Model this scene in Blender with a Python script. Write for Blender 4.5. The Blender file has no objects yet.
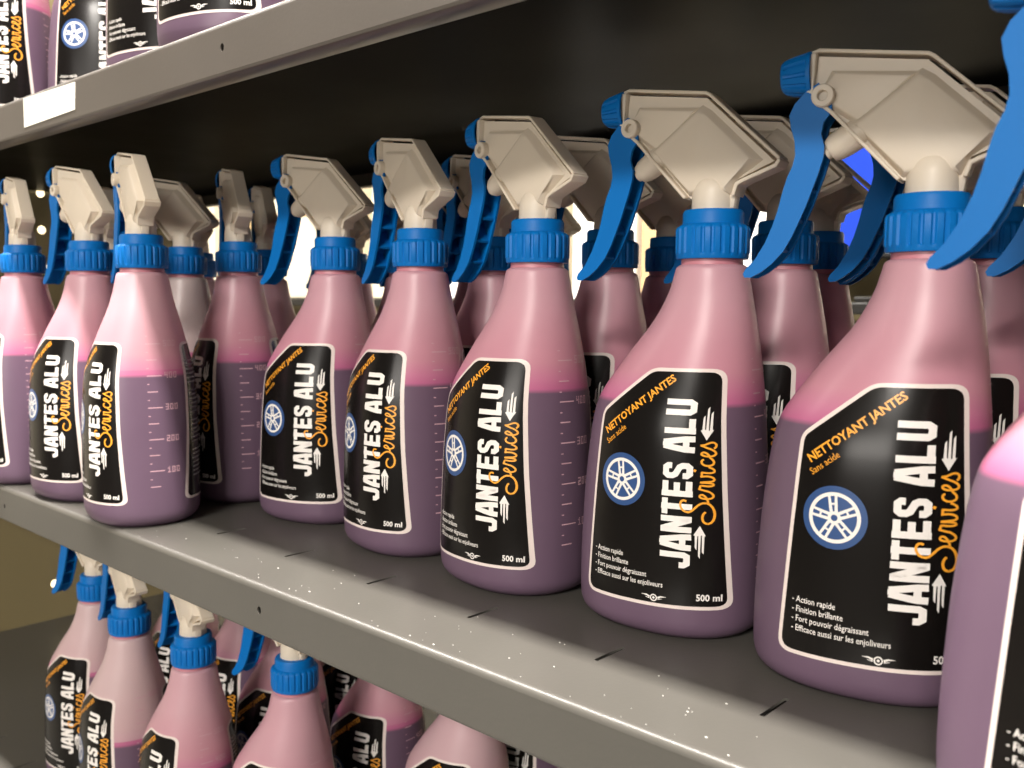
import bpy, bmesh, math, random
from mathutils import Vector, Matrix
random.seed(7)
PI = math.pi
SC = bpy.context.scene
COL = SC.collection

# ------------------------------------------------------------------ camera
YAW, PITCH, ROLL, FPX = 0.7420, -0.0891, 0.0079, 927.1
cy, sy = math.cos(YAW), math.sin(YAW)
fw = Vector((-sy*math.cos(PITCH), cy*math.cos(PITCH), math.sin(PITCH)))
rt = Vector((cy, sy, 0)); up = rt.cross(fw)
r2 = rt*math.cos(ROLL) + up*math.sin(ROLL); u2 = up*math.cos(ROLL) - rt*math.sin(ROLL)
cd = bpy.data.cameras.new('camera'); cam = bpy.data.objects.new('camera', cd); COL.objects.link(cam)
m = Matrix((r2, u2, -fw)).transposed().to_4x4(); m.translation = Vector((0, -0.2839, 0.1622))
cam.matrix_world = m
cd.sensor_fit = 'HORIZONTAL'; cd.sensor_width = 36; cd.lens = 36*FPX/1024; cd.clip_start = 0.01; cd.clip_end = 60
cd.dof.use_dof = True; cd.dof.focus_distance = 0.48; cd.dof.aperture_fstop = 15.0
SC.camera = cam

# ------------------------------------------------------------------ world, exposure, lamps
w = bpy.data.worlds.new('world'); SC.world = w; w.use_nodes = True
w.node_tree.nodes['Background'].inputs[0].default_value = (1.0, 0.90, 0.78, 1)
w.node_tree.nodes['Background'].inputs[1].default_value = 0.12
SC.view_settings.view_transform = 'Standard'; SC.view_settings.look = 'None'
SC.view_settings.gamma = 1.0; SC.view_settings.exposure = -0.03

def area(name, loc, tgt, sx, sy_, power, col):
    l = bpy.data.lights.new(name, 'AREA'); l.shape = 'RECTANGLE'; l.size = sx; l.size_y = sy_; l.energy = power; l.color = col
    o = bpy.data.objects.new(name, l); COL.objects.link(o); o.location = loc
    o.rotation_euler = (Vector(tgt)-Vector(loc)).to_track_quat('-Z', 'Y').to_euler()
    return o
WARM = (1.0, 0.94, 0.87)
area('aisle_lamp_overhead', (-0.8, -0.33, 2.38), (-0.8, -0.33, 0), 5.0, 0.12, 430, WARM)
area('aisle_lamp_across', (0.9, -3.3, 2.1), (-0.4, 0.1, 0.1), 1.1, 0.25, 135, WARM)
area('front_fill_light', (0.3, -4.6, 0.75), (-0.4, 0.1, 0.2), 2.4, 0.9, 90, WARM)  # unseen fill light added in front to brighten shaded spray heads, not a display
area('shop_lamp_behind', (-1.6, 2.4, 2.38), (-1.6, 1.6, 0), 3.5, 1.0, 18, (1.0, 0.90, 0.76))
area('shop_lamp_far_left', (-3.2, -1.2, 2.38), (-2.6, -0.6, 0), 1.2, 1.2, 45, WARM)

# ------------------------------------------------------------------ materials
def mat(name, col, rough=0.5, metal=0.0, spec=0.5, noise=0.0, nscale=30, bump=0.0, bscale=200, coat=0.0, emit=None, es=0, trans=0.0):
    ma = bpy.data.materials.new(name); ma.use_nodes = True; nt = ma.node_tree; b = nt.nodes['Principled BSDF']
    b.inputs['Base Color'].default_value = (*col, 1); b.inputs['Roughness'].default_value = rough
    b.inputs['Metallic'].default_value = metal; b.inputs['Specular IOR Level'].default_value = spec
    b.inputs['Coat Weight'].default_value = coat
    if trans:
        tr = nt.nodes.new('ShaderNodeBsdfTranslucent'); tr.inputs['Color'].default_value = (*col, 1); ms = nt.nodes.new('ShaderNodeMixShader'); ms.inputs[0].default_value = trans
        nt.links.new(b.outputs[0], ms.inputs[1]); nt.links.new(tr.outputs[0], ms.inputs[2]); nt.links.new(ms.outputs[0], nt.nodes['Material Output'].inputs['Surface'])
    tc = nt.nodes.new('ShaderNodeTexCoord')
    if noise:
        n = nt.nodes.new('ShaderNodeTexNoise'); n.inputs['Scale'].default_value = nscale; n.inputs['Detail'].default_value = 5
        nt.links.new(tc.outputs['Object'], n.inputs['Vector'])
        mx = nt.nodes.new('ShaderNodeMix'); mx.data_type = 'RGBA'
        mx.inputs['A'].default_value = (*[c*(1-noise) for c in col], 1); mx.inputs['B'].default_value = (*[min(1, c*(1+noise)) for c in col], 1)
        nt.links.new(n.outputs['Fac'], mx.inputs['Factor']); nt.links.new(mx.outputs['Result'], b.inputs['Base Color'])
        mr = nt.nodes.new('ShaderNodeMapRange'); mr.inputs['To Min'].default_value = rough*0.8; mr.inputs['To Max'].default_value = min(1, rough*1.25)
        nt.links.new(n.outputs['Fac'], mr.inputs['Value']); nt.links.new(mr.outputs['Result'], b.inputs['Roughness'])
    if bump:
        n2 = nt.nodes.new('ShaderNodeTexNoise'); n2.inputs['Scale'].default_value = bscale
        nt.links.new(tc.outputs['Object'], n2.inputs['Vector'])
        bp = nt.nodes.new('ShaderNodeBump'); bp.inputs['Strength'].default_value = bump; bp.inputs['Distance'].default_value = 0.001
        nt.links.new(n2.outputs['Fac'], bp.inputs['Height']); nt.links.new(bp.outputs['Normal'], b.inputs['Normal'])
    if emit: b.inputs['Emission Color'].default_value = (*emit, 1); b.inputs['Emission Strength'].default_value = es
    return ma

def bottle_mat():
    ma = bpy.data.materials.new('frosted_plastic_over_liquid'); ma.use_nodes = True; nt = ma.node_tree; N = nt.nodes; L = nt.links
    b = N['Principled BSDF']
    tc = N.new('ShaderNodeTexCoord'); sp = N.new('ShaderNodeSeparateXYZ'); L.new(tc.outputs['Object'], sp.inputs[0])
    at = N.new('ShaderNodeAttribute'); at.attribute_type = 'OBJECT'; at.attribute_name = 'fill_height'
    sub = N.new('ShaderNodeMath'); sub.operation = 'SUBTRACT'; L.new(sp.outputs['Z'], sub.inputs[0]); L.new(at.outputs['Fac'], sub.inputs[1])
    mr = N.new('ShaderNodeMapRange'); mr.inputs['From Min'].default_value = -0.01; mr.inputs['From Max'].default_value = 0.05
    L.new(sub.outputs[0], mr.inputs['Value'])
    cr = N.new('ShaderNodeValToRGB'); L.new(mr.outputs['Result'], cr.inputs['Fac'])
    e = cr.color_ramp.elements
    e[0].position = 0.0; e[0].color = LIQ
    e[1].position = 1.0; e[1].color = PALE
    for pos, c in ((0.145, LIQ), (0.185, HOT), (0.27, (HOT[0]*1.08, HOT[1]*1.35, HOT[2]*1.12, 1)), (0.42, (PALE[0], PALE[1]*0.82, PALE[2]*0.88, 1))):
        q = e.new(pos); q.color = c
    tn = N.new('ShaderNodeAttribute'); tn.attribute_type = 'OBJECT'; tn.attribute_name = 'pale_lit_tint'
    n = N.new('ShaderNodeTexNoise'); n.inputs['Scale'].default_value = 22; n.inputs['Detail'].default_value = 3; L.new(tc.outputs['Object'], n.inputs['Vector'])
    mul = N.new('ShaderNodeMapRange'); mul.inputs['To Min'].default_value = 0.90; mul.inputs['To Max'].default_value = 1.10; L.new(n.outputs['Fac'], mul.inputs['Value'])
    mx = N.new('ShaderNodeMix'); mx.data_type = 'RGBA'; mx.blend_type = 'MULTIPLY'; mx.inputs['Factor'].default_value = 1
    L.new(cr.outputs['Color'], mx.inputs['A']); L.new(mul.outputs['Result'], mx.inputs['B'])
    # whitens above the liquid per bottle: pale plastic, and overhead light painted in
    gt = N.new('ShaderNodeMath'); gt.operation = 'GREATER_THAN'; gt.inputs[1].default_value = 0.004; L.new(sub.outputs[0], gt.inputs[0])
    ml = N.new('ShaderNodeMath'); ml.operation = 'MULTIPLY'; L.new(gt.outputs[0], ml.inputs[0]); L.new(tn.outputs['Fac'], ml.inputs[1])
    mx2 = N.new('ShaderNodeMix'); mx2.data_type = 'RGBA'; mx2.inputs['B'].default_value = (0.66, 0.60, 0.56, 1)
    L.new(ml.outputs[0], mx2.inputs['Factor']); L.new(mx.outputs['Result'], mx2.inputs['A'])
    L.new(mx2.outputs['Result'], b.inputs['Base Color'])
    b.inputs['Roughness'].default_value = 0.36; b.inputs['Specular IOR Level'].default_value = 0.45
    b.inputs['Subsurface Weight'].default_value = 0.0
    tr = N.new('ShaderNodeBsdfTranslucent'); L.new(mx2.outputs['Result'], tr.inputs['Color'])
    ms = N.new('ShaderNodeMixShader'); ms.inputs[0].default_value = 0.22
    L.new(b.outputs[0], ms.inputs[1]); L.new(tr.outputs[0], ms.inputs[2]); L.new(ms.outputs[0], N['Material Output'].inputs['Surface'])
    n2 = N.new('ShaderNodeTexNoise'); n2.inputs['Scale'].default_value = 60; L.new(tc.outputs['Object'], n2.inputs['Vector'])
    bp = N.new('ShaderNodeBump'); bp.inputs['Strength'].default_value = 0.12; bp.inputs['Distance'].default_value = 0.001
    L.new(n2.outputs['Fac'], bp.inputs['Height']); L.new(bp.outputs['Normal'], b.inputs['Normal'])
    return ma
LIQ = (0.165, 0.104, 0.158, 1); HOT = (0.57, 0.16, 0.31, 1); PALE = (0.63, 0.35, 0.41, 1)
M = dict(
    body=bottle_mat(),
    neck=mat('pink_neck', (0.50, 0.20, 0.24), 0.4),
    white=mat('ivory_plastic', (0.84, 0.75, 0.62), 0.42, bump=0.08, bscale=300, trans=0.30),
    blue=mat('blue_plastic', (0.001, 0.135, 0.44), 0.46, spec=0.2, bump=0.05, bscale=400),
    dark=mat('dark_hole', (0.01, 0.01, 0.01), 0.7),
    lblack=mat('label_black', (0.006, 0.005, 0.0045), 0.23, spec=0.28),
    lborder=mat('label_border_cream', (0.74, 0.64, 0.60), 0.35),
    lwhite=mat('print_white', (0.80, 0.76, 0.72), 0.35),
    lorange=mat('print_orange', (0.86, 0.36, 0.03), 0.35),
    lblue=mat('print_blue', (0.03, 0.075, 0.21), 0.3),
    lgrey=mat('print_grey', (0.30, 0.29, 0.28), 0.4),
    mark=mat('raised_marks', (0.66, 0.40, 0.46), 0.35),
    steel_up=mat('grey_brown_shelf_paint', (0.088, 0.077, 0.067), 0.34, noise=0.10, nscale=9, bump=0.04, bscale=500),
    steel=mat('grey_shelf_paint', (0.082, 0.078, 0.069), 0.33, noise=0.12, nscale=9, bump=0.04, bscale=500),
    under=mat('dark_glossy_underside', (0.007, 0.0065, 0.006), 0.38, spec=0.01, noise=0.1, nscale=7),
    sticker=mat('sticker_paper', (0.86, 0.84, 0.74), 0.6),
    dust=mat('dust_specks', (0.50, 0.49, 0.46), 0.8),
    panel=mat('olive_brown_panel', (0.235, 0.190, 0.095), 0.55, noise=0.12, nscale=4),
    black=mat('black_metal', (0.015, 0.014, 0.013), 0.4),
    cream=mat('cream_board', (0.80, 0.72, 0.54), 0.6, noise=0.06, nscale=6),
    whiteb=mat('white_carton', (0.85, 0.83, 0.78), 0.5, noise=0.04, nscale=8),
    tan=mat('tan_carton', (0.60, 0.42, 0.22), 0.6),
    floor=mat('grey_floor_tile', (0.16, 0.15, 0.13), 0.35, noise=0.1, nscale=5),
    wall=mat('cream_wall', (0.70, 0.64, 0.52), 0.7, noise=0.04, nscale=3),
    ceil=mat('ceiling_paint', (0.55, 0.52, 0.46), 0.8),
    screen=mat('blue_screen', (0.01, 0.02, 0.1), 0.2, emit=(0.02, 0.09, 0.85), es=0.9),
    backlight=mat('backlight_diffuser', (0.9, 0.85, 0.7), 0.5, emit=(1.0, 0.84, 0.55), es=3.0),
)

# ------------------------------------------------------------------ helpers
def link(name, me, parent=None):
    o = bpy.data.objects.new(name, me); COL.objects.link(o)
    if parent: o.parent = parent
    return o
def from_bm(name, bm, mats, smooth=False, sharp=40):
    me = bpy.data.meshes.new(name); bmesh.ops.recalc_face_normals(bm, faces=bm.faces[:]) if smooth is not None else None
    bm.to_mesh(me); bm.free()
    for q in (mats if isinstance(mats, (list, tuple)) else [mats]): me.materials.append(q)
    if smooth:
        me.polygons.foreach_set('use_smooth', [True]*len(me.polygons))
        me.set_sharp_from_angle(angle=math.radians(sharp))
    return me
def box(bm, x0, x1, y0, y1, z0, z1, bevel=0):
    vs = [bm.verts.new(p) for p in ((x0,y0,z0),(x1,y0,z0),(x1,y1,z0),(x0,y1,z0),(x0,y0,z1),(x1,y0,z1),(x1,y1,z1),(x0,y1,z1))]
    fs = [bm.faces.new([vs[i] for i in f]) for f in ((3,2,1,0),(4,5,6,7),(0,1,5,4),(1,2,6,5),(2,3,7,6),(3,0,4,7))]
    if bevel:
        bmesh.ops.bevel(bm, geom=list({e for f in fs for e in f.edges}), offset=bevel, segments=2, affect='EDGES', profile=0.5)
def prism(bm, pts, v0, v1, bevel=0):
    """polygon in (u, z) [mm] extruded along v; local x = -u"""
    a = [bm.verts.new((-u/1000, v0/1000, z/1000)) for u, z in pts]; b = [bm.verts.new((-u/1000, v1/1000, z/1000)) for u, z in pts]
    n = len(pts); fs = [bm.faces.new(a), bm.faces.new(b[::-1])]
    for i in range(n): fs.append(bm.faces.new((a[i], b[i], b[(i+1) % n], a[(i+1) % n])))
    bmesh.ops.recalc_face_normals(bm, faces=fs)
    if bevel:
        es = list({e for f in fs[:2] for e in f.edges})
        bmesh.ops.bevel(bm, geom=es, offset=bevel/1000, segments=2, affect='EDGES', profile=0.5)
def offset_poly(path, th):
    """open path offset to the inside (left) with thickness th -> closed polygon"""
    out = []
    n = len(path)
    for i, p in enumerate(path):
        a = path[max(i-1, 0)]; b = path[min(i+1, n-1)]
        d1 = Vector((p[0]-a[0], p[1]-a[1])); d2 = Vector((b[0]-p[0], b[1]-p[1]))
        if d1.length == 0: d1 = d2
        if d2.length == 0: d2 = d1
        d1.normalize(); d2.normalize(); n1 = Vector((-d1.y, d1.x)); n2 = Vector((-d2.y, d2.x)); nn = (n1+n2).normalized()
        k = th/max(0.4, nn.dot(n1)); out.append((p[0]+nn.x*k, p[1]+nn.y*k))
    return out
def channel(bm, path, th, v0, v1, bevel=0.4):
    """thin strip following path, thickness th; built from convex quads joined end to end"""
    inn = offset_poly(path, th); n = len(path)
    rows = []
    for (p, q) in zip(path, inn):
        rows.append([bm.verts.new((-a/1000, v/1000, z/1000)) for (a, z, v) in ((p[0], p[1], v0), (p[0], p[1], v1), (q[0], q[1], v1), (q[0], q[1], v0))])
    fs = []
    for i in range(n-1):
        for k in range(4): fs.append(bm.faces.new((rows[i][k], rows[i][(k+1) % 4], rows[i+1][(k+1) % 4], rows[i+1][k])))
    fs.append(bm.faces.new(rows[0])); fs.append(bm.faces.new(rows[-1][::-1]))
    bmesh.ops.recalc_face_normals(bm, faces=fs)
    if bevel:
        es = [e for e in {e for f in fs for e in f.edges} if len(e.link_faces) == 2 and e.calc_face_angle(0) > 0.8]
        bmesh.ops.bevel(bm, geom=es, offset=bevel/1000, segments=1, affect='EDGES')
def lathe(bm, prof, seg=48, M4=None, rib=None):
    """prof: list of (r, h) metres about +Z; rib(angle, r, h) -> r"""
    rings = []
    for r, h in prof:
        if r <= 1e-6: rings.append([bm.verts.new((0, 0, h))]); continue
        rings.append([bm.verts.new(((rib(k, r, h) if rib else r)*math.cos(2*PI*k/seg), (rib(k, r, h) if rib else r)*math.sin(2*PI*k/seg), h)) for k in range(seg)])
    for a, b in zip(rings[:-1], rings[1:]):
        for k in range(seg):
            k2 = (k+1) % seg
            if len(a) == 1 and len(b) == 1: continue
            if len(a) == 1: bm.faces.new((a[0], b[k], b[k2]))
            elif len(b) == 1: bm.faces.new((a[k], a[k2], b[0]))
            else: bm.faces.new((a[k], a[k2], b[k2], b[k]))
    vs = [v for r in rings for v in r]
    if M4 is not None:
        for v in vs: v.co = M4 @ v.co
    return vs
def axis_mat(p, d):
    z = Vector(d).normalized(); q = z.to_track_quat('Z', 'Y'); m4 = q.to_matrix().to_4x4(); m4.translation = Vector(p); return m4
def curve_plate(name, outer, holes, th, mats):
    """2D outline with real holes, extruded; returns a mesh in its xy plane (z = thickness, centred)"""
    cu = bpy.data.curves.new(name, 'CURVE'); cu.dimensions = '2D'; cu.fill_mode = 'BOTH'; cu.extrude = th/2
    for pts in [outer]+holes:
        s = cu.splines.new('POLY'); s.points.add(len(pts)-1); s.use_cyclic_u = True
        for p, q in zip(s.points, pts): p.co = (q[0], q[1], 0, 1)
    o = bpy.data.objects.new(name, cu); COL.objects.link(o); dg = bpy.context.evaluated_depsgraph_get()
    me = bpy.data.meshes.new_from_object(o.evaluated_get(dg)); bpy.data.objects.remove(o); bpy.data.curves.remove(cu)
    me.materials.clear(); me.materials.append(mats); me.name = name
    return me
def circ(x, y, r, n=20, ry=None): return [(x+r*math.cos(2*PI*k/n), y+(ry or r)*math.sin(2*PI*k/n)) for k in range(n)]
def catmull(tab, x):
    if x <= tab[0][0]: return tab[0][1]
    if x >= tab[-1][0]: return tab[-1][1]
    for i in range(len(tab)-1):
        if tab[i][0] <= x <= tab[i+1][0]: break
    x0, y0 = tab[i]; x1, y1 = tab[i+1]; h = x1-x0; t = (x-x0)/h; s = (y1-y0)/h
    def slope(j):
        if j <= 0 or j >= len(tab)-1: return s
        a = (tab[j][1]-tab[j-1][1])/(tab[j][0]-tab[j-1][0]); b = (tab[j+1][1]-tab[j][1])/(tab[j+1][0]-tab[j][0])
        return 0 if a*b <= 0 else 2*a*b/(a+b)
    m0, m1 = slope(i), slope(i+1)
    return (2*t**3-3*t*t+1)*y0+(t**3-2*t*t+t)*h*m0+(-2*t**3+3*t*t)*y1+(t**3-t*t)*h*m1

# ------------------------------------------------------------------ bottle body surface (mm; u towards the nozzle, label on -y)
FRONT = [(0,57.5),(2,61.8),(5,64.8),(10,66.2),(20,66.5),(60,65.0),(94,61.6),(106,59.6),(113,57.4),(120,53.4),(129,46.9),(138,40.3),(145,34.5),(153,28.4),(160,24.3),(170,19.9),(177,18.0),(179.5,17.2),(180.6,15.6)]
BACK = [(0,21.5),(2,25.4),(5,28.4),(10,29.9),(20,30),(65,29.3),(94,27.8),(110,26.8),(122,25.8),(143,23.8),(163,20.8),(170,19.4),(177,18.0),(179.5,17.2),(180.6,15.6)]
WIDE = [(0,31),(2,35),(5,38),(10,39.4),(20,39.6),(60,39.2),(94,38),(108,36.6),(116,34.8),(129,31.4),(143,27.0),(155,23.0),(163,20.8),(170,19.2),(177,18.0),(179.5,17.2),(180.6,15.6)]
def sec(z):
    f, b, wd = catmull(FRONT, z), catmull(BACK, z), catmull(WIDE, z)
    k = min(1, max(0, (z-120)/45)); return (f-b)/2, (f+b)/2, wd, 2.25*(1-k)+2.0*k
def surf(u, z, side=-1):
    c, a, wd, mm = sec(z); q = min(0.9999, abs((u-c)/a))
    return side*wd*(1-q**mm)**(1/mm)
def surf_off(u, z, side, off):
    e = 0.3; v = surf(u, z, side)
    du = (surf(u+e, z, side)-surf(u-e, z, side))/(2*e); dz = (surf(u, z+e, side)-surf(u, z-e, side))/(2*e)
    n = Vector((-du, 1, -dz)) if side > 0 else Vector((du, -1, dz)); n.normalize()
    return Vector((-(u+n.x*off)/1000, (v+n.y*off)/1000, (z+n.z*off)/1000))

def body_mesh():
    bm = bmesh.new(); zs = [0,.6,1.3,2,3.2,5,7.5,10,15,22,32,44,56,68,80,90,98,104,109,113,117,121,125,129,133,138,142,146,150,154,158,162,166,170,174,177,178.6,179.5,180.1,180.6]
    seg = 64; rings = []
    for z in zs:
        c, a, wd, mm = sec(z)
        ring = []
        for k in range(seg):
            th = 2*PI*k/seg; cs, sn = math.cos(th), math.sin(th)
            ring.append(bm.verts.new((-(c+a*math.copysign(abs(cs)**(2/mm), cs))/1000, wd*math.copysign(abs(sn)**(2/mm), sn)/1000, z/1000)))
        rings.append(ring)
    for a, b in zip(rings[:-1], rings[1:]):
        for k in range(seg): bm.faces.new((a[k], a[(k+1) % seg], b[(k+1) % seg], b[k]))
    bm.faces.new(rings[0][::-1]); bm.faces.new(rings[-1])
    return from_bm('bottle_body', bm, M['body'], True, 50)

# ------------------------------------------------------------------ label artwork in (u, z) mm; x = -u for drawing
class Art:
    def __init__(s): s.bm = bmesh.new(); s.layer = s.bm.verts.layers.float.new('off')
    def poly(s, pts, mi, off):
        vs = []
        for (x, z) in pts:
            v = s.bm.verts.new((x, 0, z)); v[s.layer] = off; vs.append(v)
        try: f = s.bm.faces.new(vs); f.material_index = mi
        except ValueError: pass
    def ribbon(s, pts, wd, mi, off, closed=False):
        n = len(pts); L, R = [], []
        for i in range(n):
            p = Vector(pts[i]); a = Vector(pts[(i-1) % n] if closed or i else pts[0]); b = Vector(pts[(i+1) % n] if closed or i < n-1 else pts[-1])
            d1 = p-a if (p-a).length > 1e-6 else b-p; d2 = b-p if (b-p).length > 1e-6 else p-a
            d1.normalize(); d2.normalize(); nn = Vector((-d1.y-d2.y, d1.x+d2.x))
            nn = nn.normalized() if nn.length > 1e-6 else Vector((-d1.y, d1.x)); k = 1/max(0.5, nn.dot(Vector((-d1.y, d1.x))))
            ww = wd[i] if isinstance(wd, list) else wd
            L.append(p+nn*k*ww/2); R.append(p-nn*k*ww/2)
        for i in range(n if closed else n-1):
            j = (i+1) % n; s.poly([L[i], L[j], R[j], R[i]], mi, off)
    def glyphs(s, body, fn, mi, off, size, bold=0.0, sx=1.0, shear=0.0):
        cu = bpy.data.curves.new('t', 'FONT'); cu.body = body; cu.size = 1; cu.offset = bold; cu.shear = shear; cu.resolution_u = 2
        o = bpy.data.objects.new('t', cu); COL.objects.link(o); me = bpy.data.meshes.new_from_object(o.evaluated_get(bpy.context.evaluated_depsgraph_get()))
        wd = max((v.co.x for v in me.vertices), default=1)
        for p in me.polygons:
            s.poly([fn(me.vertices[i].co.x*size*sx, me.vertices[i].co.y*size) for i in p.vertices], mi, off)
        bpy.data.objects.remove(o); bpy.data.curves.remove(cu); bpy.data.meshes.remove(me)
    def finish(s, name, mats, side=-1):
        bm = s.bm
        for x in range(-70, 40, 3):
            bmesh.ops.bisect_plane(bm, geom=bm.verts[:]+bm.edges[:]+bm.faces[:], plane_co=(x+.5, 0, 0), plane_no=(1, 0, 0))
        for z in range(12, 140, 8):
            bmesh.ops.bisect_plane(bm, geom=bm.verts[:]+bm.edges[:]+bm.faces[:], plane_co=(0, 0, z), plane_no=(0, 0, 1))
        for v in bm.verts:
            x, z = v.co.x, v.co.z; u = -x if side < 0 else x
            v.co = surf_off(u, z, side, v[s.layer])
        bm.normal_update()
        for f in bm.faces:
            if f.normal.y*side < 0: f.normal_flip()
        me = bpy.data.meshes.new(name); bm.to_mesh(me); bm.free()
        for q in mats: me.materials.append(q)
        me.polygons.foreach_set('use_smooth', [True]*len(me.polygons))
        return me
def round_poly(pts, rad, n=5):
    out = []; N = len(pts)
    for i in range(N):
        p = Vector(pts[i]); a = Vector(pts[i-1]); b = Vector(pts[(i+1) % N]); r = rad[i] if isinstance(rad, list) else rad
        da = (a-p).normalized(); db = (b-p).normalized(); p0 = p+da*r; p1 = p+db*r
        for k in range(n+1):
            t = k/n; out.append(tuple(p0*(1-t)**2+p*2*t*(1-t)+p1*t*t))
    return out
# outline, x = -u:   bottom-left, left shoulder, top of diagonal, top right, bottom right
OUT = [(-48.2, 16.0), (-41.6, 108.5), (-14.0, 131.0), (19.0, 131.4), (25.6, 17.2)]
RAD = [6, 3.5, 4.5, 5.5, 5]
def inset(pts, d):
    n = len(pts); res = []
    for i in range(n):
        p = Vector(pts[i]); a = Vector(pts[i-1]); b = Vector(pts[(i+1) % n]); d1 = (p-a).normalized(); d2 = (b-p).normalized()
        n1 = Vector((d1.y, -d1.x)); n2 = Vector((d2.y, -d2.x)); nn = (n1+n2).normalized(); res.append(tuple(p+nn*d/nn.dot(n1)))
    return res
LM = [M['lborder'], M['lblack'], M['lwhite'], M['lorange'], M['lblue'], M['lgrey']]
def front_label():
    A = Art()
    A.poly(round_poly(OUT, RAD), 0, 0.12)
    A.poly(round_poly(inset(OUT, 1.7), [r-1 for r in RAD]), 1, 0.22)
    T = 0.34
    # JANTES ALU: block capitals running upwards; letter box (0..1)x(0..1)
    W = 0.25
    h, v = .12, .19
    G = {'J': [[(v-.02,.36),(v-.02,.22),(v+.10,h),(1-v-.10,h),(1-v,.22),(1-v,1.0)]],
         'A': [[(v-.03,0.0),(v-.01,.30),(.40,1.0)],[(1-v+.03,0.0),(1-v+.01,.30),(.60,1.0)],[(.2,.27),(.8,.27)],[(.36,.93),(.64,.93)]],
         'N': [[(v-.02,0.0),(v-.02,1.0)],[(v,.95),(1-v,.05)],[(1-v+.02,0.0),(1-v+.02,1.0)]],
         'T': [[(0.0,1-h),(1.0,1-h)],[(.5,1.0),(.5,0.0)]],
         'E': [[(v,0.0),(v,1.0)],[(v,1-h),(.96,1-h)],[(v,.5),(.88,.5)],[(v,h),(.96,h)]],
         'S': [[(1-v,.68),(1-v,.80),(1-v-.12,1-h),(v+.12,1-h),(v,.80),(v,.66),(v+.10,.56),(1-v-.10,.44),(1-v,.34),(1-v,.20),(1-v-.12,h),(v+.12,h),(v,.20),(v,.33)]],
         'L': [[(v,1.0),(v,0.0)],[(v,h),(.94,h)]],
         'U': [[(v,1.0),(v,.22),(v+.12,h),(1-v-.12,h),(1-v,.22),(1-v,1.0)]]}
    ZH = 13.8                               # letter height across u
    zc = 37.0
    for word, step, wdt in (('JANTES', 8.5, 7.65), ('ALU', 8.65, 7.65)):
        for ch in word:
            for st in G[ch]:
                # x text -> z ; y text up -> towards +u (left)
                pts = [(9.8 - y*ZH, zc + x*wdt) for x, y in st]
                horiz = abs(st[0][0]-st[-1][0]) > abs(st[0][1]-st[-1][1])
                A.ribbon(pts, 2.75, 2, T)
            zc += step
        zc += 4.0
    # "Services" in orange script, same reading direction
    def sv(stroke, wd):
        A.ribbon([(17.9 - y, 58.5 + x) for x, y in stroke], wd, 3, T+0.1)
    def bez(*p):
        out = []
        for i in range(0, len(p)-1, 3):
            a, b, c, d = [Vector(q) for q in p[i:i+4]]
            for k in range(9):
                t = k/8; out.append(tuple(a*(1-t)**3+b*3*t*(1-t)**2+c*3*t*t*(1-t)+d*t**3))
        return out
    sv(bez((10.6,10.6),(12.5,13.6),(7.0,14.5),(5.6,10.8),(4.4,7.5),(10.8,6.6),(10.0,2.6),(9.0,-1.2),(0.6,-1.6),(0.2,1.8),(0.2,4.4),(4.6,4.6),(5.8,2.8)), .95)
    x = 11.6
    sv(bez((x-1.4,2.0),(x+1,2.4),(x+3.4,4.2),(x+1.9,5.4),(x+0.2,5.9),(x-0.3,0.4),(x+1.6,0.2),(x+2.8,0.1),(x+3.6,1.6),(x+4.2,2.6)), .85)       # e
    sv(bez((x+4.0,2.4),(x+4.6,4.6),(x+4.9,5.2),(x+5.0,5.9),(x+5.6,5.0),(x+6.4,5.6),(x+6.7,5.0),(x+6.6,3.6),(x+5.8,0.2),(x+7.4,0.3)), .85)      # r
    sv(bez((x+7.4,.3),(x+8.4,2.4),(x+7.8,4.6),(x+8.2,5.4),(x+8.5,2.0),(x+8.4,.2),(x+9.6,.2),(x+11.2,.6),(x+11.4,3.6),(x+10.8,5.4)), .85)       # v
    sv(bez((x+10.8,5.2),(x+12.0,4.6),(x+12.6,5.0),(x+12.9,5.2),(x+12.6,3.0),(x+12.2,.3),(x+13.6,.3),(x+14.6,.5),(x+15.0,1.6),(x+15.4,2.6)), .85)  # i
    sv([(x+13.4,7.2),(x+13.9,8.2)], 1.1)
    sv(bez((x+19.0,4.4),(x+18.6,5.8),(x+16.4,5.6),(x+16.0,3.2),(x+15.8,.2),(x+18.2,-.1),(x+19.8,2.2)), .85)                                       # c
    sv(bez((x+19.6,2.0),(x+21.6,2.6),(x+23.2,4.6),(x+21.8,5.5),(x+20.2,5.9),(x+19.8,.4),(x+21.6,.2),(x+22.8,.1),(x+23.6,1.6),(x+24.2,2.8)), .85)  # e
    sv(bez((x+24.0,2.6),(x+24.8,4.2),(x+25.2,5.0),(x+25.6,6.0),(x+25.4,3.6),(x+27.6,2.6),(x+26.8,.9),(x+26.0,-.2),(x+24.6,.2),(x+24.2,1.0)), .85)   # s
    # two feathered arrows
    def arrow(x0, z0, s):
        for dx, l0, l1 in ((-1.5, 4.4, 11.5), (-.1, 3.0, 15.5), (1.3, 3.8, 13.4)):
            A.poly([(x0+dx-.5, z0+s*l0), (x0+dx+.5, z0+s*l0), (x0+dx+.35, z0+s*l1), (x0+dx-.35, z0+s*(l1-1.2))], 2, T+.12)
        A.poly([(x0-2.6, z0+s*4.4), (x0-.1, z0-s*0.2), (x0+2.3, z0+s*4.8), (x0+.7, z0+s*4.4), (x0-1.1, z0+s*4.8)], 2, T+.14)
    arrow(14.2, 98.2, 1); arrow(13.2, 57.5, -1)
    # heading along the diagonal
    a = math.atan2(26.8, 33.6); ca, sa = math.cos(a), math.sin(a)
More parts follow.
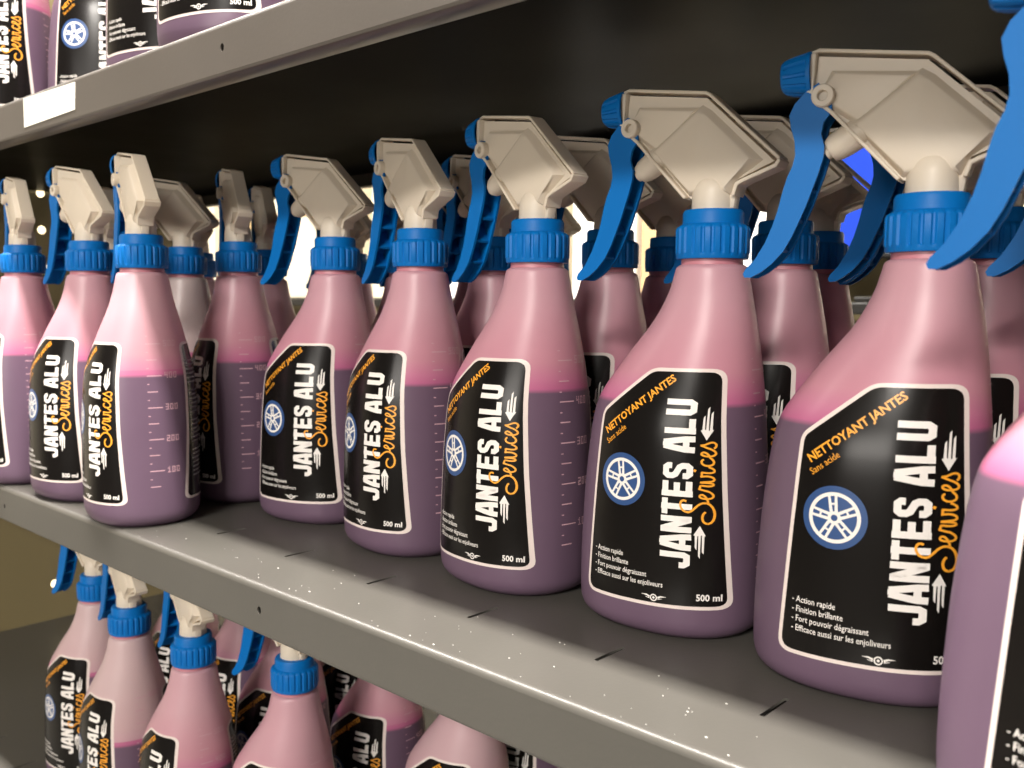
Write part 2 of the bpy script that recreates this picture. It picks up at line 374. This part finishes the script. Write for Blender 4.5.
    A.glyphs('NETTOYANT JANTES', lambda x, y: (-36.4+x*ca-y*sa, 97.2+x*sa+y*ca), 3, T, 5.1, bold=0.026, sx=0.94)
    A.glyphs('Sans acide', lambda x, y: (-35.4+x*ca-y*sa, 92.3+x*sa+y*ca), 3, T, 4.0, bold=0.0, sx=0.86)
    for i, ln in enumerate(('- Action rapide', '- Finition brillante', '- Fort pouvoir dégraissant', '- Efficace aussi sur les enjoliveurs')):
        A.glyphs(ln, lambda x, y, i=i: (-41.8+x, 38.6-i*4.05+y), 2, T, 3.7, bold=0.006, sx=0.80)
    A.glyphs('500 ml', lambda x, y: (12.4+x, 21.6+y), 2, T, 4.4, bold=0.03, sx=0.80)
    # wheel roundel
    cx, cz = -25.6, 76.2
    A.poly([(cx+12.9*math.cos(q*PI/20), cz+12.9*math.sin(q*PI/20)) for q in range(40)], 4, T)
    A.ribbon([(cx+9.6*math.cos(q*PI/24), cz+9.6*math.sin(q*PI/24)) for q in range(48)], 1.5, 2, T+.1, closed=True)
    A.ribbon([(cx+2.0*math.cos(q*PI/8), cz+2.0*math.sin(q*PI/8)) for q in range(16)], 1.3, 2, T+.12, closed=True)
    for k in range(5):
        th = PI/2+k*2*PI/5+0.12
        for s_ in (-1, 1):
            A.ribbon([(cx+2.2*math.cos(th+s_*.45), cz+2.2*math.sin(th+s_*.45)), (cx+9.2*math.cos(th+s_*.15), cz+9.2*math.sin(th+s_*.15))], [1.3, 1.0], 2, T+.1)
        A.ribbon([(cx+5.8*math.cos(th+.24), cz+5.8*math.sin(th+.24)), (cx+5.8*math.cos(th-.24), cz+5.8*math.sin(th-.24))], .8, 2, T+.1)
    # small winged roundel at the foot
    cx, cz = -6.6, 20.9
    A.ribbon([(cx+1.5*math.cos(q*PI/8), cz+1.5*math.sin(q*PI/8)) for q in range(16)], .55, 2, T, closed=True)
    A.poly([(cx+.6*math.cos(q*PI/4), cz+.6*math.sin(q*PI/4)) for q in range(8)], 2, T)
    for s_ in (-1, 1):
        A.ribbon([(cx+s_*2.0, cz+.2), (cx+s_*3.6, cz+.9), (cx+s_*6.2, cz+1.0)], [.9, .7, .1], 2, T)
        A.ribbon([(cx+s_*2.0, cz-.5), (cx+s_*4.2, cz-.1)], [.5, .15], 2, T)
    return A.finish('front_label', LM, -1)
def back_label():
    A = Art(); mir = [(-x, z) for x, z in OUT][::-1]
    A.poly(round_poly(mir, RAD[::-1]), 0, 0.12)
    A.poly(round_poly(inset(mir, 1.7), [r-1 for r in RAD[::-1]]), 1, 0.22)
    rnd = random.Random(3)
    for k in range(28):                                  # rows of small illegible print
        z = 117-k*3.1
        if k in (6, 13, 20): continue
        x = -19.0; xe = rnd.uniform(28, 36)
        while x < xe:
            l = rnd.uniform(1.6, 5.5); A.poly([(x, z), (x+l, z), (x+l, z+1.0), (x, z+1.0)], 5, .34); x += l+.8
    A.poly([(24, 22), (36, 22), (36, 34), (24, 34)], 2, .34)
    for k in range(14): A.poly([(24.6+k*.8, 23), (24.6+k*.8+rnd.uniform(.2, .5), 23), (24.9+k*.8, 33), (24.6+k*.8, 33)], 1, .42)
    return A.finish('back_label', LM, 1)
def marks_mesh():
    """moulded graduations on the narrow back face"""
    bm = bmesh.new()
    def endpt(v, z, off=.15):
        c, a, wd, mm = sec(z); q = min(.999, abs(v)/wd); u = c-a*(1-q**mm)**(1/mm)
        e = .3; q2 = min(.999, abs(v+e)/wd); du = (c-a*(1-q2**mm)**(1/mm)-u)/e
        n = Vector((-1, du if v >= 0 else du, 0)).normalized()
        return Vector((-(u+n.x*off)/1000, (v+n.y*off)/1000, z/1000))
    def quad(v0, v1, z0, z1):
        n = max(1, int(abs(v1-v0)/2.5))
        for i in range(n):
            a = v0+(v1-v0)*i/n; b = v0+(v1-v0)*(i+1)/n
            bm.faces.new([bm.verts.new(endpt(p, q)) for p, q in ((a, z0), (b, z0), (b, z1), (a, z1))])
    for k in range(1, 11):
        z = 18+k*11.2
        quad(-5, (2 if k % 2 else 5), z, z+.7)
        quad(-5, -3.5, z+5.4, z+6.0)
    DIG = {'0': ['111', '101', '101', '101', '111'], '1': ['010', '110', '010', '010', '111'], '2': ['111', '001', '111', '100', '111'],
           '3': ['111', '001', '111', '001', '111'], '4': ['101', '101', '111', '001', '001'], '5': ['111', '100', '111', '001', '111']}
    for k in range(1, 6):
        for i, ch in enumerate('%d00' % k):
            for r, row in enumerate(DIG[ch]):
                for c_, bit in enumerate(row):
                    if bit == '1': quad(7+i*3.2+c_*.8, 7+i*3.2+c_*.8+.75, 18+k*22.4+2.2-r*.9, 18+k*22.4+2.9-r*.9)
    me = bpy.data.meshes.new('graduation_marks'); bm.to_mesh(me); bm.free(); me.materials.append(M['mark']); return me
def cap_mesh():
    bm = bmesh.new(); seg = 144
    def rib(k, r, h):
        if 0.1862 < h < 0.1992 and r > 0.0165:
            ph = (k % 6)/6.0; return r - (0.0009 if ph > 0.55 else 0)
        return r
    lathe(bm, [(0.0150,.1835),(0.0172,.1835),(0.0176,.1842),(0.0176,.1858),(0.0180,.1864),(0.0180,.1978),(0.0174,.1990),(0.0158,.2000),(0.0150,.2004),(0.0148,.2010),(0.0148,.2058),(0.0140,.2072),(0.0100,.2076)], seg, rib=rib)
    return from_bm('screw_collar', bm, M['blue'], True, 35)
def neck_mesh():
    bm = bmesh.new(); lathe(bm, [(0.0152,.1800),(0.0150,.1815),(0.0148,.1860)], 40); return from_bm('neck_finish', bm, M['neck'], True)
def head_mesh():
    bm = bmesh.new(); V = 5.0
    # perimeter flanges of the shroud
    channel(bm, [(-34.4,228.4),(1.6,261.6),(3.6,262.8),(46.4,269.4),(49.2,268.6),(50.4,252.0)], 1.5, -V, V)
    channel(bm, [(11.6,214.0),(39.6,243.8),(46.5,249.6)][::-1], 1.6, -V-2.2, V+2.2)
    channel(bm, [(-11.4,213.6),(-13.2,219.4),(-17.0,221.2),(-32.6,226.6),(-34.4,229.2)], 1.8, -V-.6, V+.6)
    # front plate behind the nozzle
    prism(bm, [(47.4,268.6),(50.4,268.6),(51.0,252.6),(48.2,251.4)], -6.6, 6.6, .5)
    # web between the flanges
    prism(bm, [(47,267.9),(3.4,261.2),(-31.8,228.2),(-14,221.2),(-11.0,213),(11,213.4),(41,245),(48.4,252)], -3.1, 3.1)
    # chamfered cheeks standing out of the web
    def cheek(pts, base, v0, v1, top):
        for s in (-1, 1):
            a = [bm.verts.new((-u/1000, s*v0/1000, z/1000)) for u, z in base]; b = [bm.verts.new((-u/1000, s*v1/1000, z/1000)) for u, z in pts]
            n = len(pts); fs = [bm.faces.new(b)]
            for i in range(n): fs.append(bm.faces.new((a[i], b[i], b[(i+1) % n], a[(i+1) % n])))
            es = [e for e in fs[0].edges]
            bmesh.ops.bevel(bm, geom=es, offset=top/1000, segments=2, affect='EDGES', profile=0.5)
    cheek([(39.5,259.6),(9.0,255.4),(28.5,238.6),(40.6,247.2),(45.2,252.4)], [(41.5,261.4),(6.0,257.2),(28.5,236.0),(41.6,245.4),(46.6,252.0)], 2.9, 5.6, .6)
    cheek([(30.4,237.0),(6.4,255.0),(2.8,252.4),(-22.8,229.4),(-12.6,223.2),(-9.6,216),(10.4,216.6)], [(33.4,239.6),(5.6,258.4),(0.6,255.2),(-26.6,229.2),(-14.0,221.4),(-10.8,214),(11.4,214.6)], 2.9, 7.2, 1.3)
    # barrel of the pump shows as a rounded diagonal ridge
    p0 = Vector((-.0285, 0, .2350)); p1 = Vector((-.0065, 0, .2505))
    lathe(bm, [(.0,.0),(.0070,.0),(.0070,(p1-p0).length-.003),(.0060,(p1-p0).length),(0,(p1-p0).length)], 32, axis_mat(p0, p1-p0))
    # stem, blending up into the cheeks, and the drip rib behind it
    lathe(bm, [(.0108,.2060),(.0106,.2090),(.0104,.2150),(.0100,.2172),(.0090,.2196),(.0078,.2216),(.0066,.2226),(0,.2228)], 40)
    prism(bm, [(-8.5,207.4),(-12.0,207.6),(-12.8,213),(-13.8,219.5),(-8,222)], -3.0, 3.0, .8)
    # pivot bosses with an open middle
    for s in (-1, 1):
        m4 = axis_mat((-.0436, s*.0050, .2502), (0, s, 0))
        lathe(bm, [(.0048,0),(.0048,.0040),(.0044,.0046),(.0024,.0046),(.0021,.0042),(.0021,.0018),(0,.0018)], 28, m4)
    return from_bm('spray_head', bm, M['white'], True, 32)
def piston_mesh():
    bm = bmesh.new(); p0 = Vector((-.0255, 0, .2375)); d = Vector((-.0165, 0, -.0098))
    lathe(bm, [(.0066,0),(.0064,.0120),(.0060,.0160),(.0048,.0186),(.0030,.0188),(.0030,.0206),(0,.0210)], 32, axis_mat(p0, d))
    return from_bm('piston', bm, M['white'], True, 40)
def nozzle_mesh():
    bm = bmesh.new(); seg = 96
    def rib(k, r, h):
        ph = (k % 8)/8.0; r2_ = r
        if .002 < h < .0120 and ph > .5: r2_ = r-.0010
        th = 2*PI*k/seg; sq = (abs(math.cos(th))**5+abs(math.sin(th))**5)**(-1/5.0)
        return r2_*(1+(sq-1)*.35)
    lathe(bm, [(.0088,0),(.0096,.0003),(.0096,.0018),(.0094,.0024),(.0080,.0098),(.0072,.0122),(.0062,.0134),(.0030,.0137),(.0028,.0125),(0,.0125)], seg, axis_mat((-.0492, 0, .2612), (-1, 0, -.03)), rib)
    return from_bm('nozzle', bm, M['blue'], True, 35)
LF = [(46.1, 256.2), (50.8, 253.4), (55.8, 248.2), (58.0, 243.4), (57.1, 238.0), (55.4, 232.4), (54.9, 226.4), (56.0, 221.6), (58.2, 216.8), (60.0, 210.6), (61.6, 203.6), (63.8, 196.4), (67.0, 188.8), (71.2, 181.8), (75.6, 177.2), (76.6, 175.2)]
LB = [(40.2, 250.4), (40.2, 243.6), (43.3, 239.4), (44.2, 234.6), (42.7, 229.2), (42.9, 224.6), (44.8, 217.8), (47.2, 211.0), (49.5, 204.4), (52.3, 197.8), (55.1, 191.4), (58.7, 185.0), (63.6, 179.6), (68.6, 175.8), (73.0, 173.6), (75.8, 173.6)]
def lever_mesh():
    bm = bmesh.new(); n = len(LF); V = 6.4
    def plate(v0, v1):
        A_ = [[bm.verts.new((-p[0]/1000, v/1000, p[1]/1000)) for p in LF] for v in (v0, v1)]
        B_ = [[bm.verts.new((-p[0]/1000, v/1000, p[1]/1000)) for p in LB] for v in (v0, v1)]
        for i in range(n-1):
            bm.faces.new((A_[0][i], A_[0][i+1], B_[0][i+1], B_[0][i])); bm.faces.new((A_[1][i], B_[1][i], B_[1][i+1], A_[1][i+1]))
            bm.faces.new((A_[0][i], A_[1][i], A_[1][i+1], A_[0][i+1])); bm.faces.new((B_[0][i], B_[0][i+1], B_[1][i+1], B_[1][i]))
        for i in (0, n-1): bm.faces.new((A_[0][i], B_[0][i], B_[1][i], A_[1][i]))
    plate(-V, -V+1.5); plate(V-1.5, V)
    # front skin joining the two sides, and three cross ribs inside the hollow back
    rows = []
    for a, b in zip(LF, LB):
        d = Vector((b[0]-a[0], b[1]-a[1])).normalized()*1.6; q = (a[0]+d.x, a[1]+d.y)
        rows.append([bm.verts.new((-p[0]/1000, v/1000, p[1]/1000)) for p, v in ((a, -V+.2), (a, V-.2), (q, V-.2), (q, -V+.2))])
    for i in range(n-1):
        for k in range(4): bm.faces.new((rows[i][k], rows[i][(k+1) % 4], rows[i+1][(k+1) % 4], rows[i+1][k]))
    bm.faces.new(rows[0]); bm.faces.new(rows[-1])
    for i in (4, 7, 9, 11):
        a, b = LF[i], LB[i]; a2, b2 = LF[i+1], LB[i+1]; t = .22
        prism(bm, [a, (b[0]*.93+a[0]*.07, b[1]*.93+a[1]*.07), ((b[0]*(1-t)+b2[0]*t)*.93+a[0]*.07, (b[1]*(1-t)+b2[1]*t)*.93+a[1]*.07), (a[0]*(1-t)+a2[0]*t, a[1]*(1-t)+a2[1]*t)], -V+1, V-1)
    return from_bm('trigger_lever', bm, M['blue'], True, 38)

PARTS = [('bottle_body', body_mesh()), ('neck_finish', neck_mesh()), ('front_label', front_label()), ('back_label', back_label()), ('graduation_marks', marks_mesh()),
         ('screw_collar', cap_mesh()), ('spray_head', head_mesh()), ('piston', piston_mesh()), ('nozzle', nozzle_mesh()), ('trigger_lever', lever_mesh())]
PL = {'bottle_body': 'frosted pink plastic body with mauve liquid inside', 'front_label': 'black label with cream border and white lettering',
      'back_label': 'black back label of small print', 'screw_collar': 'ribbed blue screw collar', 'spray_head': 'ivory plastic spray head',
      'nozzle': 'ribbed blue nozzle', 'trigger_lever': 'long curved blue trigger'}
root0 = None
def tagp(o, label, cat, group=None):
    o['label'] = label; o['category'] = cat
    if group: o['group'] = group
def spray_bottle(x, y, z, t, label, group, fill=.113, tint=0.0):
    global root0
    if root0 is None:
        r = bpy.data.objects.new('spray_bottle', None); COL.objects.link(r); root0 = r; r.empty_display_size = .02
        for n, me in PARTS:
            o = link(n, me, r)
            if n in PL: o['label'] = PL[n]
    else:
        r = root0.copy(); COL.objects.link(r)
        for ch in list(root0.children):
            c = ch.copy(); c.parent = r; COL.objects.link(c)
    r.location = (x, y, z); r.rotation_euler = (0, 0, -math.radians(t))
    for ch in r.children:
        if ch.name.startswith('bottle_body'): ch['fill_height'] = float(fill); ch['pale_lit_tint'] = float(tint)
    tagp(r, label, 'spray bottle', group)
    return r

# ------------------------------------------------------------------ room
def struct(name, me, loc=(0, 0, 0)):
    o = link(name, me); o['kind'] = 'structure'; o.location = loc; return o
def boxmesh(name, d, ma, bevel=0):
    bm = bmesh.new(); box(bm, *d, bevel=bevel); return from_bm(name, bm, ma)
struct('floor', boxmesh('floor', (-6, 4, -5, 5, -1.12, -1.10), M['floor']))
struct('wall_back', boxmesh('wall_back', (-6, 4, 5, 5.1, -1.1, 2.5), M['wall']))
struct('wall_left', boxmesh('wall_left', (-6.1, -6, -5, 5.1, -1.1, 2.5), M['wall']))
struct('ceiling', boxmesh('ceiling', (-6, 4, -5, 5, 2.45, 2.5), M['ceil']))

# ------------------------------------------------------------------ shelves
XL, XR, DEP, LIP = -1.417, 0.42, 0.437, 0.030
def shelf(z, ma, label, holes, sticker=None, dust=False):
    r = bpy.data.objects.new('metal_shelf', None); COL.objects.link(r); r.location = (0, 0, z); r.empty_display_size = .05
    tagp(r, label, 'shelf', 'grey metal shelves of the rack')
    r0 = 0.0035
    # top sheet with real slots
    slots = []; x = -0.165
    k = -3
    while -0.165-k*0.0822 > XL+.03:
        xs = -0.165-k*0.0822; k += 1
        if xs > XR-.02: continue
        slots.append([(xs-.0011, .0435), (xs+.0011, .0435), (xs+.0011, .0655), (xs-.0011, .0655)])
        slots.append([(xs-.0011, .3435), (xs+.0011, .3435), (xs+.0011, .3655), (xs-.0011, .3655)])
    me = curve_plate('shelf_top', [(XL, r0), (XR, r0), (XR, DEP), (XL, DEP)], slots, .0012, ma)
    o = link('shelf_top', me, r); o.location = (0, 0, -.0006)
    # rounded front nose, lower return and rear flange
    bm = bmesh.new(); n = 6
    prof = [(r0, 0)]+[(r0-r0*math.sin(q*PI/2/n), -r0+r0*math.cos(q*PI/2/n)) for q in range(1, n+1)]
    def sweep(prof, th=.0012):
        rows = [[bm.verts.new((xx, p[0], p[1])) for p in prof] for xx in (XL, XR)]
        for i in range(len(prof)-1): bm.faces.new((rows[0][i], rows[0][i+1], rows[1][i+1], rows[1][i]))
    sweep(prof)
    o = link('front_nose', from_bm('front_nose', bm, ma, True, 60), r)
    # fascia with punched holes
    hs = [circ(hx, hz, .0019, 16, .0023) for hx, hz in holes]
    me = curve_plate('front_fascia', [(XL, -LIP+.002), (XR, -LIP+.002), (XR, -r0), (XL, -r0)], hs, .0012, ma)
    o = link('front_fascia', me, r); o.rotation_euler = (PI/2, 0, 0); o.location = (0, .0006, 0)
    bm = bmesh.new()
    prof = [(0, -LIP+.002), (.0006, -LIP+.0006), (.002, -LIP), (.014, -LIP), (.0155, -LIP+.001), (.0158, -LIP+.008), (.0148, -LIP+.008), (.0146, -LIP+.0014), (.002, -LIP+.0012), (.0012, -LIP+.002)]
    sweep(prof)
    link('bottom_return', from_bm('bottom_return', bm, ma, True, 40), r)
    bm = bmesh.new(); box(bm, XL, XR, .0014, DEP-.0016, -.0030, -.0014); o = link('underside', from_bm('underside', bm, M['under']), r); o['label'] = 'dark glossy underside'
    bm = bmesh.new(); box(bm, XL, XR, DEP-.0012, DEP, -.020, -.0012); box(bm, XL, XR, DEP-.014, DEP-.0012, -.020, -.0188)
    link('rear_flange', from_bm('rear_flange', bm, ma), r)
    if sticker:
        me = curve_plate('price_sticker', sticker, [], .0003, M['sticker']); s = link('price_sticker', me, r)
        s.rotation_euler = (PI/2, 0, 0); s.location = (0, -.0002, 0); s['label'] = 'blank cream paper price sticker'
    if dust:
        bm = bmesh.new(); rnd = random.Random(5)
        for i in range(75):
            cx = rnd.choice([rnd.uniform(-.9, .1), rnd.gauss(-.33, .05), rnd.gauss(-.48, .05), rnd.gauss(-.19, .05)]); cyy = rnd.uniform(.004, .05)*rnd.choice([.6, 1]); s = abs(rnd.gauss(0, .00016))+.00010
            a0 = rnd.uniform(0, PI); nn = rnd.choice([4, 5, 6]); st = rnd.uniform(1, 2.4)
            top = [bm.verts.new((cx+s*st*math.cos(a0+2*PI*q/nn), cyy+s*math.sin(a0+2*PI*q/nn), .0003)) for q in range(nn)]
            bot = [bm.verts.new((v.co.x, v.co.y, 0)) for v in top]; bm.faces.new(top)
            for q in range(nn): bm.faces.new((bot[q], bot[(q+1) % nn], top[(q+1) % nn], top[q]))
        s = link('dust_specks', from_bm('dust_specks', bm, M['dust']), r); s['kind'] = 'stuff'; s['label'] = 'white dust specks'
    return r
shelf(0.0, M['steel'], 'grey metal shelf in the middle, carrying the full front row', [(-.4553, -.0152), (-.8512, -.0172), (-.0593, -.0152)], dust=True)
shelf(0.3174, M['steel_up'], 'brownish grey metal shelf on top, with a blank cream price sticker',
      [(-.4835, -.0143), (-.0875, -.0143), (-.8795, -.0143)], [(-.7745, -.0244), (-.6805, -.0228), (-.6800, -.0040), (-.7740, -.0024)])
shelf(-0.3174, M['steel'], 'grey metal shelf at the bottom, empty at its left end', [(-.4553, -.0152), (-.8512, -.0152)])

# end panel with a column of round holes (real openings)
hol = [circ(.2545, .312+.0047-.0524*k, .0058, 14) for k in (0, 1, 2, 3, 11)]
me = curve_plate('perforated_sheet', [(-.02, -1.05), (.47, -1.05), (.47, 1.0), (-.02, 1.0)], hol, .002, M['panel'])
rp = bpy.data.objects.new('end_panel', None); COL.objects.link(rp); rp.location = (-1.42, 0, 0); rp.empty_display_size = .05
tagp(rp, 'olive brown end panel closing the rack on the left, with a column of round holes', 'panel')
o = link('perforated_sheet', me, rp); o.matrix_local = Matrix(((0, 0, 1, 0), (1, 0, 0, 0), (0, 1, 0, 0), (0, 0, 0, 1))); o.location = (0, 0, -.0047)
bm = bmesh.new(); box(bm, -.03, .002, .465, .49, -1.05, 1.0); link('upright', from_bm('upright', bm, M['steel']), rp)
bm = bmesh.new(); box(bm, -.03, -.002, -.02, -.014, -1.05, 1.0); link('front_edge', from_bm('front_edge', bm, M['panel']), rp)
rl = bpy.data.objects.new('hole_backlight', None); COL.objects.link(rl); rl.location = (-1.47, .2545, 0)  # backlight added behind the sheet so its holes shine; no lamp known there
tagp(rl, 'added lamp seen as bright dots through the holes of the end panel', 'backlight')
bm = bmesh.new(); box(bm, -.012, .004, -.03, .08, -.36, .40); link('backlight_housing', from_bm('backlight_housing', bm, M['black']), rl)
bm = bmesh.new(); box(bm, .004, .008, -.022, .072, -.34, .38); link('diffuser', from_bm('diffuser', bm, M['backlight']), rl)

# ------------------------------------------------------------------ bottles
GM = 'spray bottles on the middle shelf'; GU = 'spray bottles on the top shelf'; GL = 'spray bottles on the bottom shelf'
Z1 = 0.3174
MID = [  # x, y, turn, label, fill, tint
 (-0.8693, 0.0293, 12, 'pink spray bottle at the left end of the middle shelf, cut by the photo edge', .113, .0),
 (-0.7596, 0.0403, -1, 'pink spray bottle second from left in the middle shelf front, trigger to the left', .113, .05),
 (-0.6499, 0.0306, 13, 'spray bottle on the very edge of the middle shelf, seen from behind its head', .108, .12),
 (-0.6685, 0.1197, 22, 'pink spray bottle seen from behind just right of the one on the shelf edge', .113, .0),
 (-0.5586, 0.1328, -7, 'pink spray bottle fifth from the left along the front of the middle shelf', .113, .0),
 (-0.4483, 0.1172, 14, 'pink spray bottle left of the centre one, its wheel print half turned away', .110, .0),
 (-0.3438, 0.1113, 10, 'pink spray bottle in the centre of the photo, third large one from the right', .114, .0),
 (-0.2393, 0.1226, -4, 'large pink spray bottle with full label and 500 ml visible, right of centre', .114, .0),
 (-0.1346, 0.1182, -11, 'largest whole pink spray bottle, its label facing the camera near the right edge', .113, .0),
 (-0.0305, 0.0440, -6, 'nearest pink spray bottle, cut by the right edge of the photo', .111, .0),
 (-0.8767, 0.1100, 17, 'spray bottle whose ivory head shows between the second and third bottles on the left', .113, .2),
 (-0.7725, 0.1300, -16, 'pale greyish spray bottle right behind the one on the shelf edge', .112, .75),
 (-0.8562, 0.1880, 14, 'spray bottle mostly hidden behind the pale greyish bottle', .113, .3),
 (-0.7510, 0.1993, 24, 'second spray bottle behind the one seen from the back at left', .113, .1),
 (-0.7364, 0.2858, 4, 'dim spray bottle behind the fifth front bottle, its navy trigger showing left', .113, .0),
 (-0.5612, 0.2056, 27, 'shaded spray bottle right behind the fifth front bottle, nozzle showing left', .113, .0),
 (-0.4615, 0.1998, 12, 'shaded spray bottle between the sixth and centre bottles, blue nozzle showing', .113, .0),
 (-0.3553, 0.1948, 0, 'shaded spray bottle between the centre and right of centre bottles, in second row', .113, .0),
 (-0.2395, 0.2006, 2, 'shaded spray bottle in the second row left of the largest whole bottle', .113, .0),
 (-0.1324, 0.1960, -1, 'shaded spray bottle directly behind the largest whole bottle', .113, .0),
 (-0.0372, 0.1320, -6, 'spray bottle behind the nearest one at the right edge, small blue trigger tip showing', .113, .0),
 (-0.5720, 0.2958, 6, 'third row spray bottle glimpsed between the sixth and centre bottles', .113, .0),
 (-0.5579, 0.3747, 6, 'third row spray bottle hidden behind the centre bottle', .113, .0),
 (-0.3620, 0.2750, 1, 'third row spray bottle behind the bottle right of centre', .113, .0),
 (-0.2591, 0.2870, -4, 'third row spray bottle with dark red body left of the largest whole bottle', .113, .0),
 (-0.1598, 0.2760, -4, 'third row spray bottle behind the largest whole bottle, navy trigger showing', .113, .0),
]
for x, y, t, lb, fi, ti in MID: spray_bottle(x, y, 0, t, lb, GM, fi, ti)
UP = [
 (-0.5360, 0.0530, -15, 'top shelf spray bottle at right, only its label foot and base showing', .113, .1),
 (-0.6430, 0.0680, -15, 'top shelf spray bottle with the lower letters JA showing, second from right', .113, .2),
 (-0.8580, 0.1190, -40, 'top shelf spray bottle with the wheel print fully visible', .113, .1),
 (-0.9450, 0.0600, -40, 'top shelf spray bottle at the left photo edge with its mauve side showing', .108, .1),
]
for x, y, t, lb, fi, ti in UP: spray_bottle(x, y, Z1, t, lb, GU, fi, ti)
LOW = [
 (-0.9112, 0.1013, -6, 'bottom shelf spray bottle furthest left, pale body and trigger to the left', .113, .5),
 (-0.7956, 0.0806, 8, 'bottom shelf spray bottle second from left, pale body with magenta below', .090, .5),
 (-0.6892, 0.0843, 10, 'bottom shelf spray bottle third from left, pink shoulder with a dark lower part', .100, .1),
 (-0.5880, 0.1130, -2, 'bottom shelf spray bottle fourth from left, only collar and pink shoulder showing', .090, .05),
 (-0.4937, 0.2113, 0, 'bottom shelf spray bottle with a pale pink shoulder, right of the fourth', .085, .3),
 (-0.9028, 0.1972, 0, 'bottom shelf spray bottle behind the second, dark label showing beside its neck', .113, .2),
 (-0.8000, 0.2020, 0, 'bottom shelf spray bottle behind the third, mauve body in the shade', .125, .2),
 (-0.7033, 0.1900, -5, 'bottom shelf spray bottle behind the fourth, label letters in deep shade', .113, .1),
 (-0.6014, 0.2184, 0, 'bottom shelf spray bottle with a visible label behind the pale pink shoulder', .120, .1),
 (-0.4928, 0.2900, 5, 'bottom shelf spray bottle furthest right, only a strip of label showing', .113, .1),
 (-0.7118, 0.2822, 0, 'bottom shelf spray bottle at the right, just below the shelf fascia', .100, .1),
]
for x, y, t, lb, fi, ti in LOW: spray_bottle(x, y, -Z1, t, lb, GL, fi, ti)

# ------------------------------------------------------------------ shop behind the rack
rg = bpy.data.objects.new('display_rack', None); COL.objects.link(rg); rg.location = (0, 1.2, -1.1)
tagp(rg, 'black metal display rack standing across the next aisle behind the bottles', 'rack')
for zz in (.62, 1.265, 1.78):
    bm = bmesh.new(); box(bm, -4.2, .9, 0, .42, zz-.02, zz, .003); link('rack_shelf', from_bm('rack_shelf', bm, M['black']), rg)
for xx in (-4.2, -3.2, -2.2, -1.2, -.2, .8):
    bm = bmesh.new(); box(bm, xx, xx+.035, .40, .45, 0, 2.1, .003); link('rack_post', from_bm('rack_post', bm, M['black']), rg)
bm = bmesh.new(); box(bm, -4.2, .9, .45, .47, .1, 2.1); link('rack_back', from_bm('rack_back', bm, M['panel']), rg)
def carton(x, y, z, sx, sz, ma, lb):
    r = bpy.data.objects.new('carton', None); COL.objects.link(r); r.location = (x, y, z); tagp(r, lb, 'carton', 'cartons on the rack behind')
    bm = bmesh.new(); box(bm, -sx/2, sx/2, 0, .16, 0, sz, .004); link('carton_box', from_bm('carton_box', bm, M[ma]), r)
    bm = bmesh.new(); box(bm, -sx/2+.01, sx/2-.01, -.001, 0, sz*.62, sz*.66); link('print_band', from_bm('print_band', bm, M['tan' if ma != 'tan' else 'whiteb']), r)
ORD = ['first', 'second', 'third', 'fourth', 'fifth', 'sixth', 'seventh', 'eighth', 'ninth', 'tenth', 'eleventh', 'twelfth']
NM = {'cream': 'cream', 'whiteb': 'white', 'tan': 'tan'}
x = -.74
for i, (sx, sz, ma) in enumerate([(.17, .36, 'whiteb'), (.10, .30, 'tan'), (.16, .38, 'whiteb'), (.22, .28, 'cream'), (.14, .36, 'whiteb'), (.24, .30, 'cream'), (.18, .34, 'cream'), (.26, .36, 'cream'), (.22, .25, 'tan'), (.30, .36, 'cream'), (.26, .33, 'cream')]):
    x -= sx+.02
    carton(x+sx/2, 1.22+.01*(i % 3), -1.1+1.266, sx, sz, ma, '%s carton on the rack behind, %s to the left of the blue monitor' % (NM[ma], ORD[i]))
x = -.40
for i, (sx, sz, ma) in enumerate([(.15, .30, 'cream'), (.13, .36, 'whiteb'), (.20, .30, 'cream')]):
    carton(x+sx/2, 1.22, -1.1+1.266, sx, sz, ma, '%s carton on the rack behind, %s to the right of the blue monitor' % (NM[ma], ORD[i])); x += sx+.02
x = -.40
for i, (sx, sz, ma) in enumerate([(.10, .60, 'cream'), (.12, .52, 'whiteb'), (.10, .60, 'cream'), (.20, .56, 'cream'), (.22, .50, 'whiteb')]):
    x -= sx+.02
    carton(x+sx/2, 1.22, -1.1+.621, sx, sz, ma, 'tall %s carton under the blue monitor shelf, %s from its right end' % (NM[ma], ORD[i]))
rm = bpy.data.objects.new('monitor', None); COL.objects.link(rm); rm.location = (-.56, 1.22, -1.1+1.266); tagp(rm, 'small monitor with a bright blue screen behind the bottles', 'monitor')
bm = bmesh.new(); box(bm, -.13, .13, 0, .02, .07, .27, .003); link('monitor_case', from_bm('monitor_case', bm, M['black']), rm)
bm = bmesh.new(); box(bm, -.12, .12, -.001, 0, .08, .26); link('screen', from_bm('screen', bm, M['screen']), rm)
bm = bmesh.new(); box(bm, -.06, .06, 0, .09, 0, .008, .002); box(bm, -.012, .012, .008, .018, .006, .08); link('monitor_stand', from_bm('monitor_stand', bm, M['black']), rm)
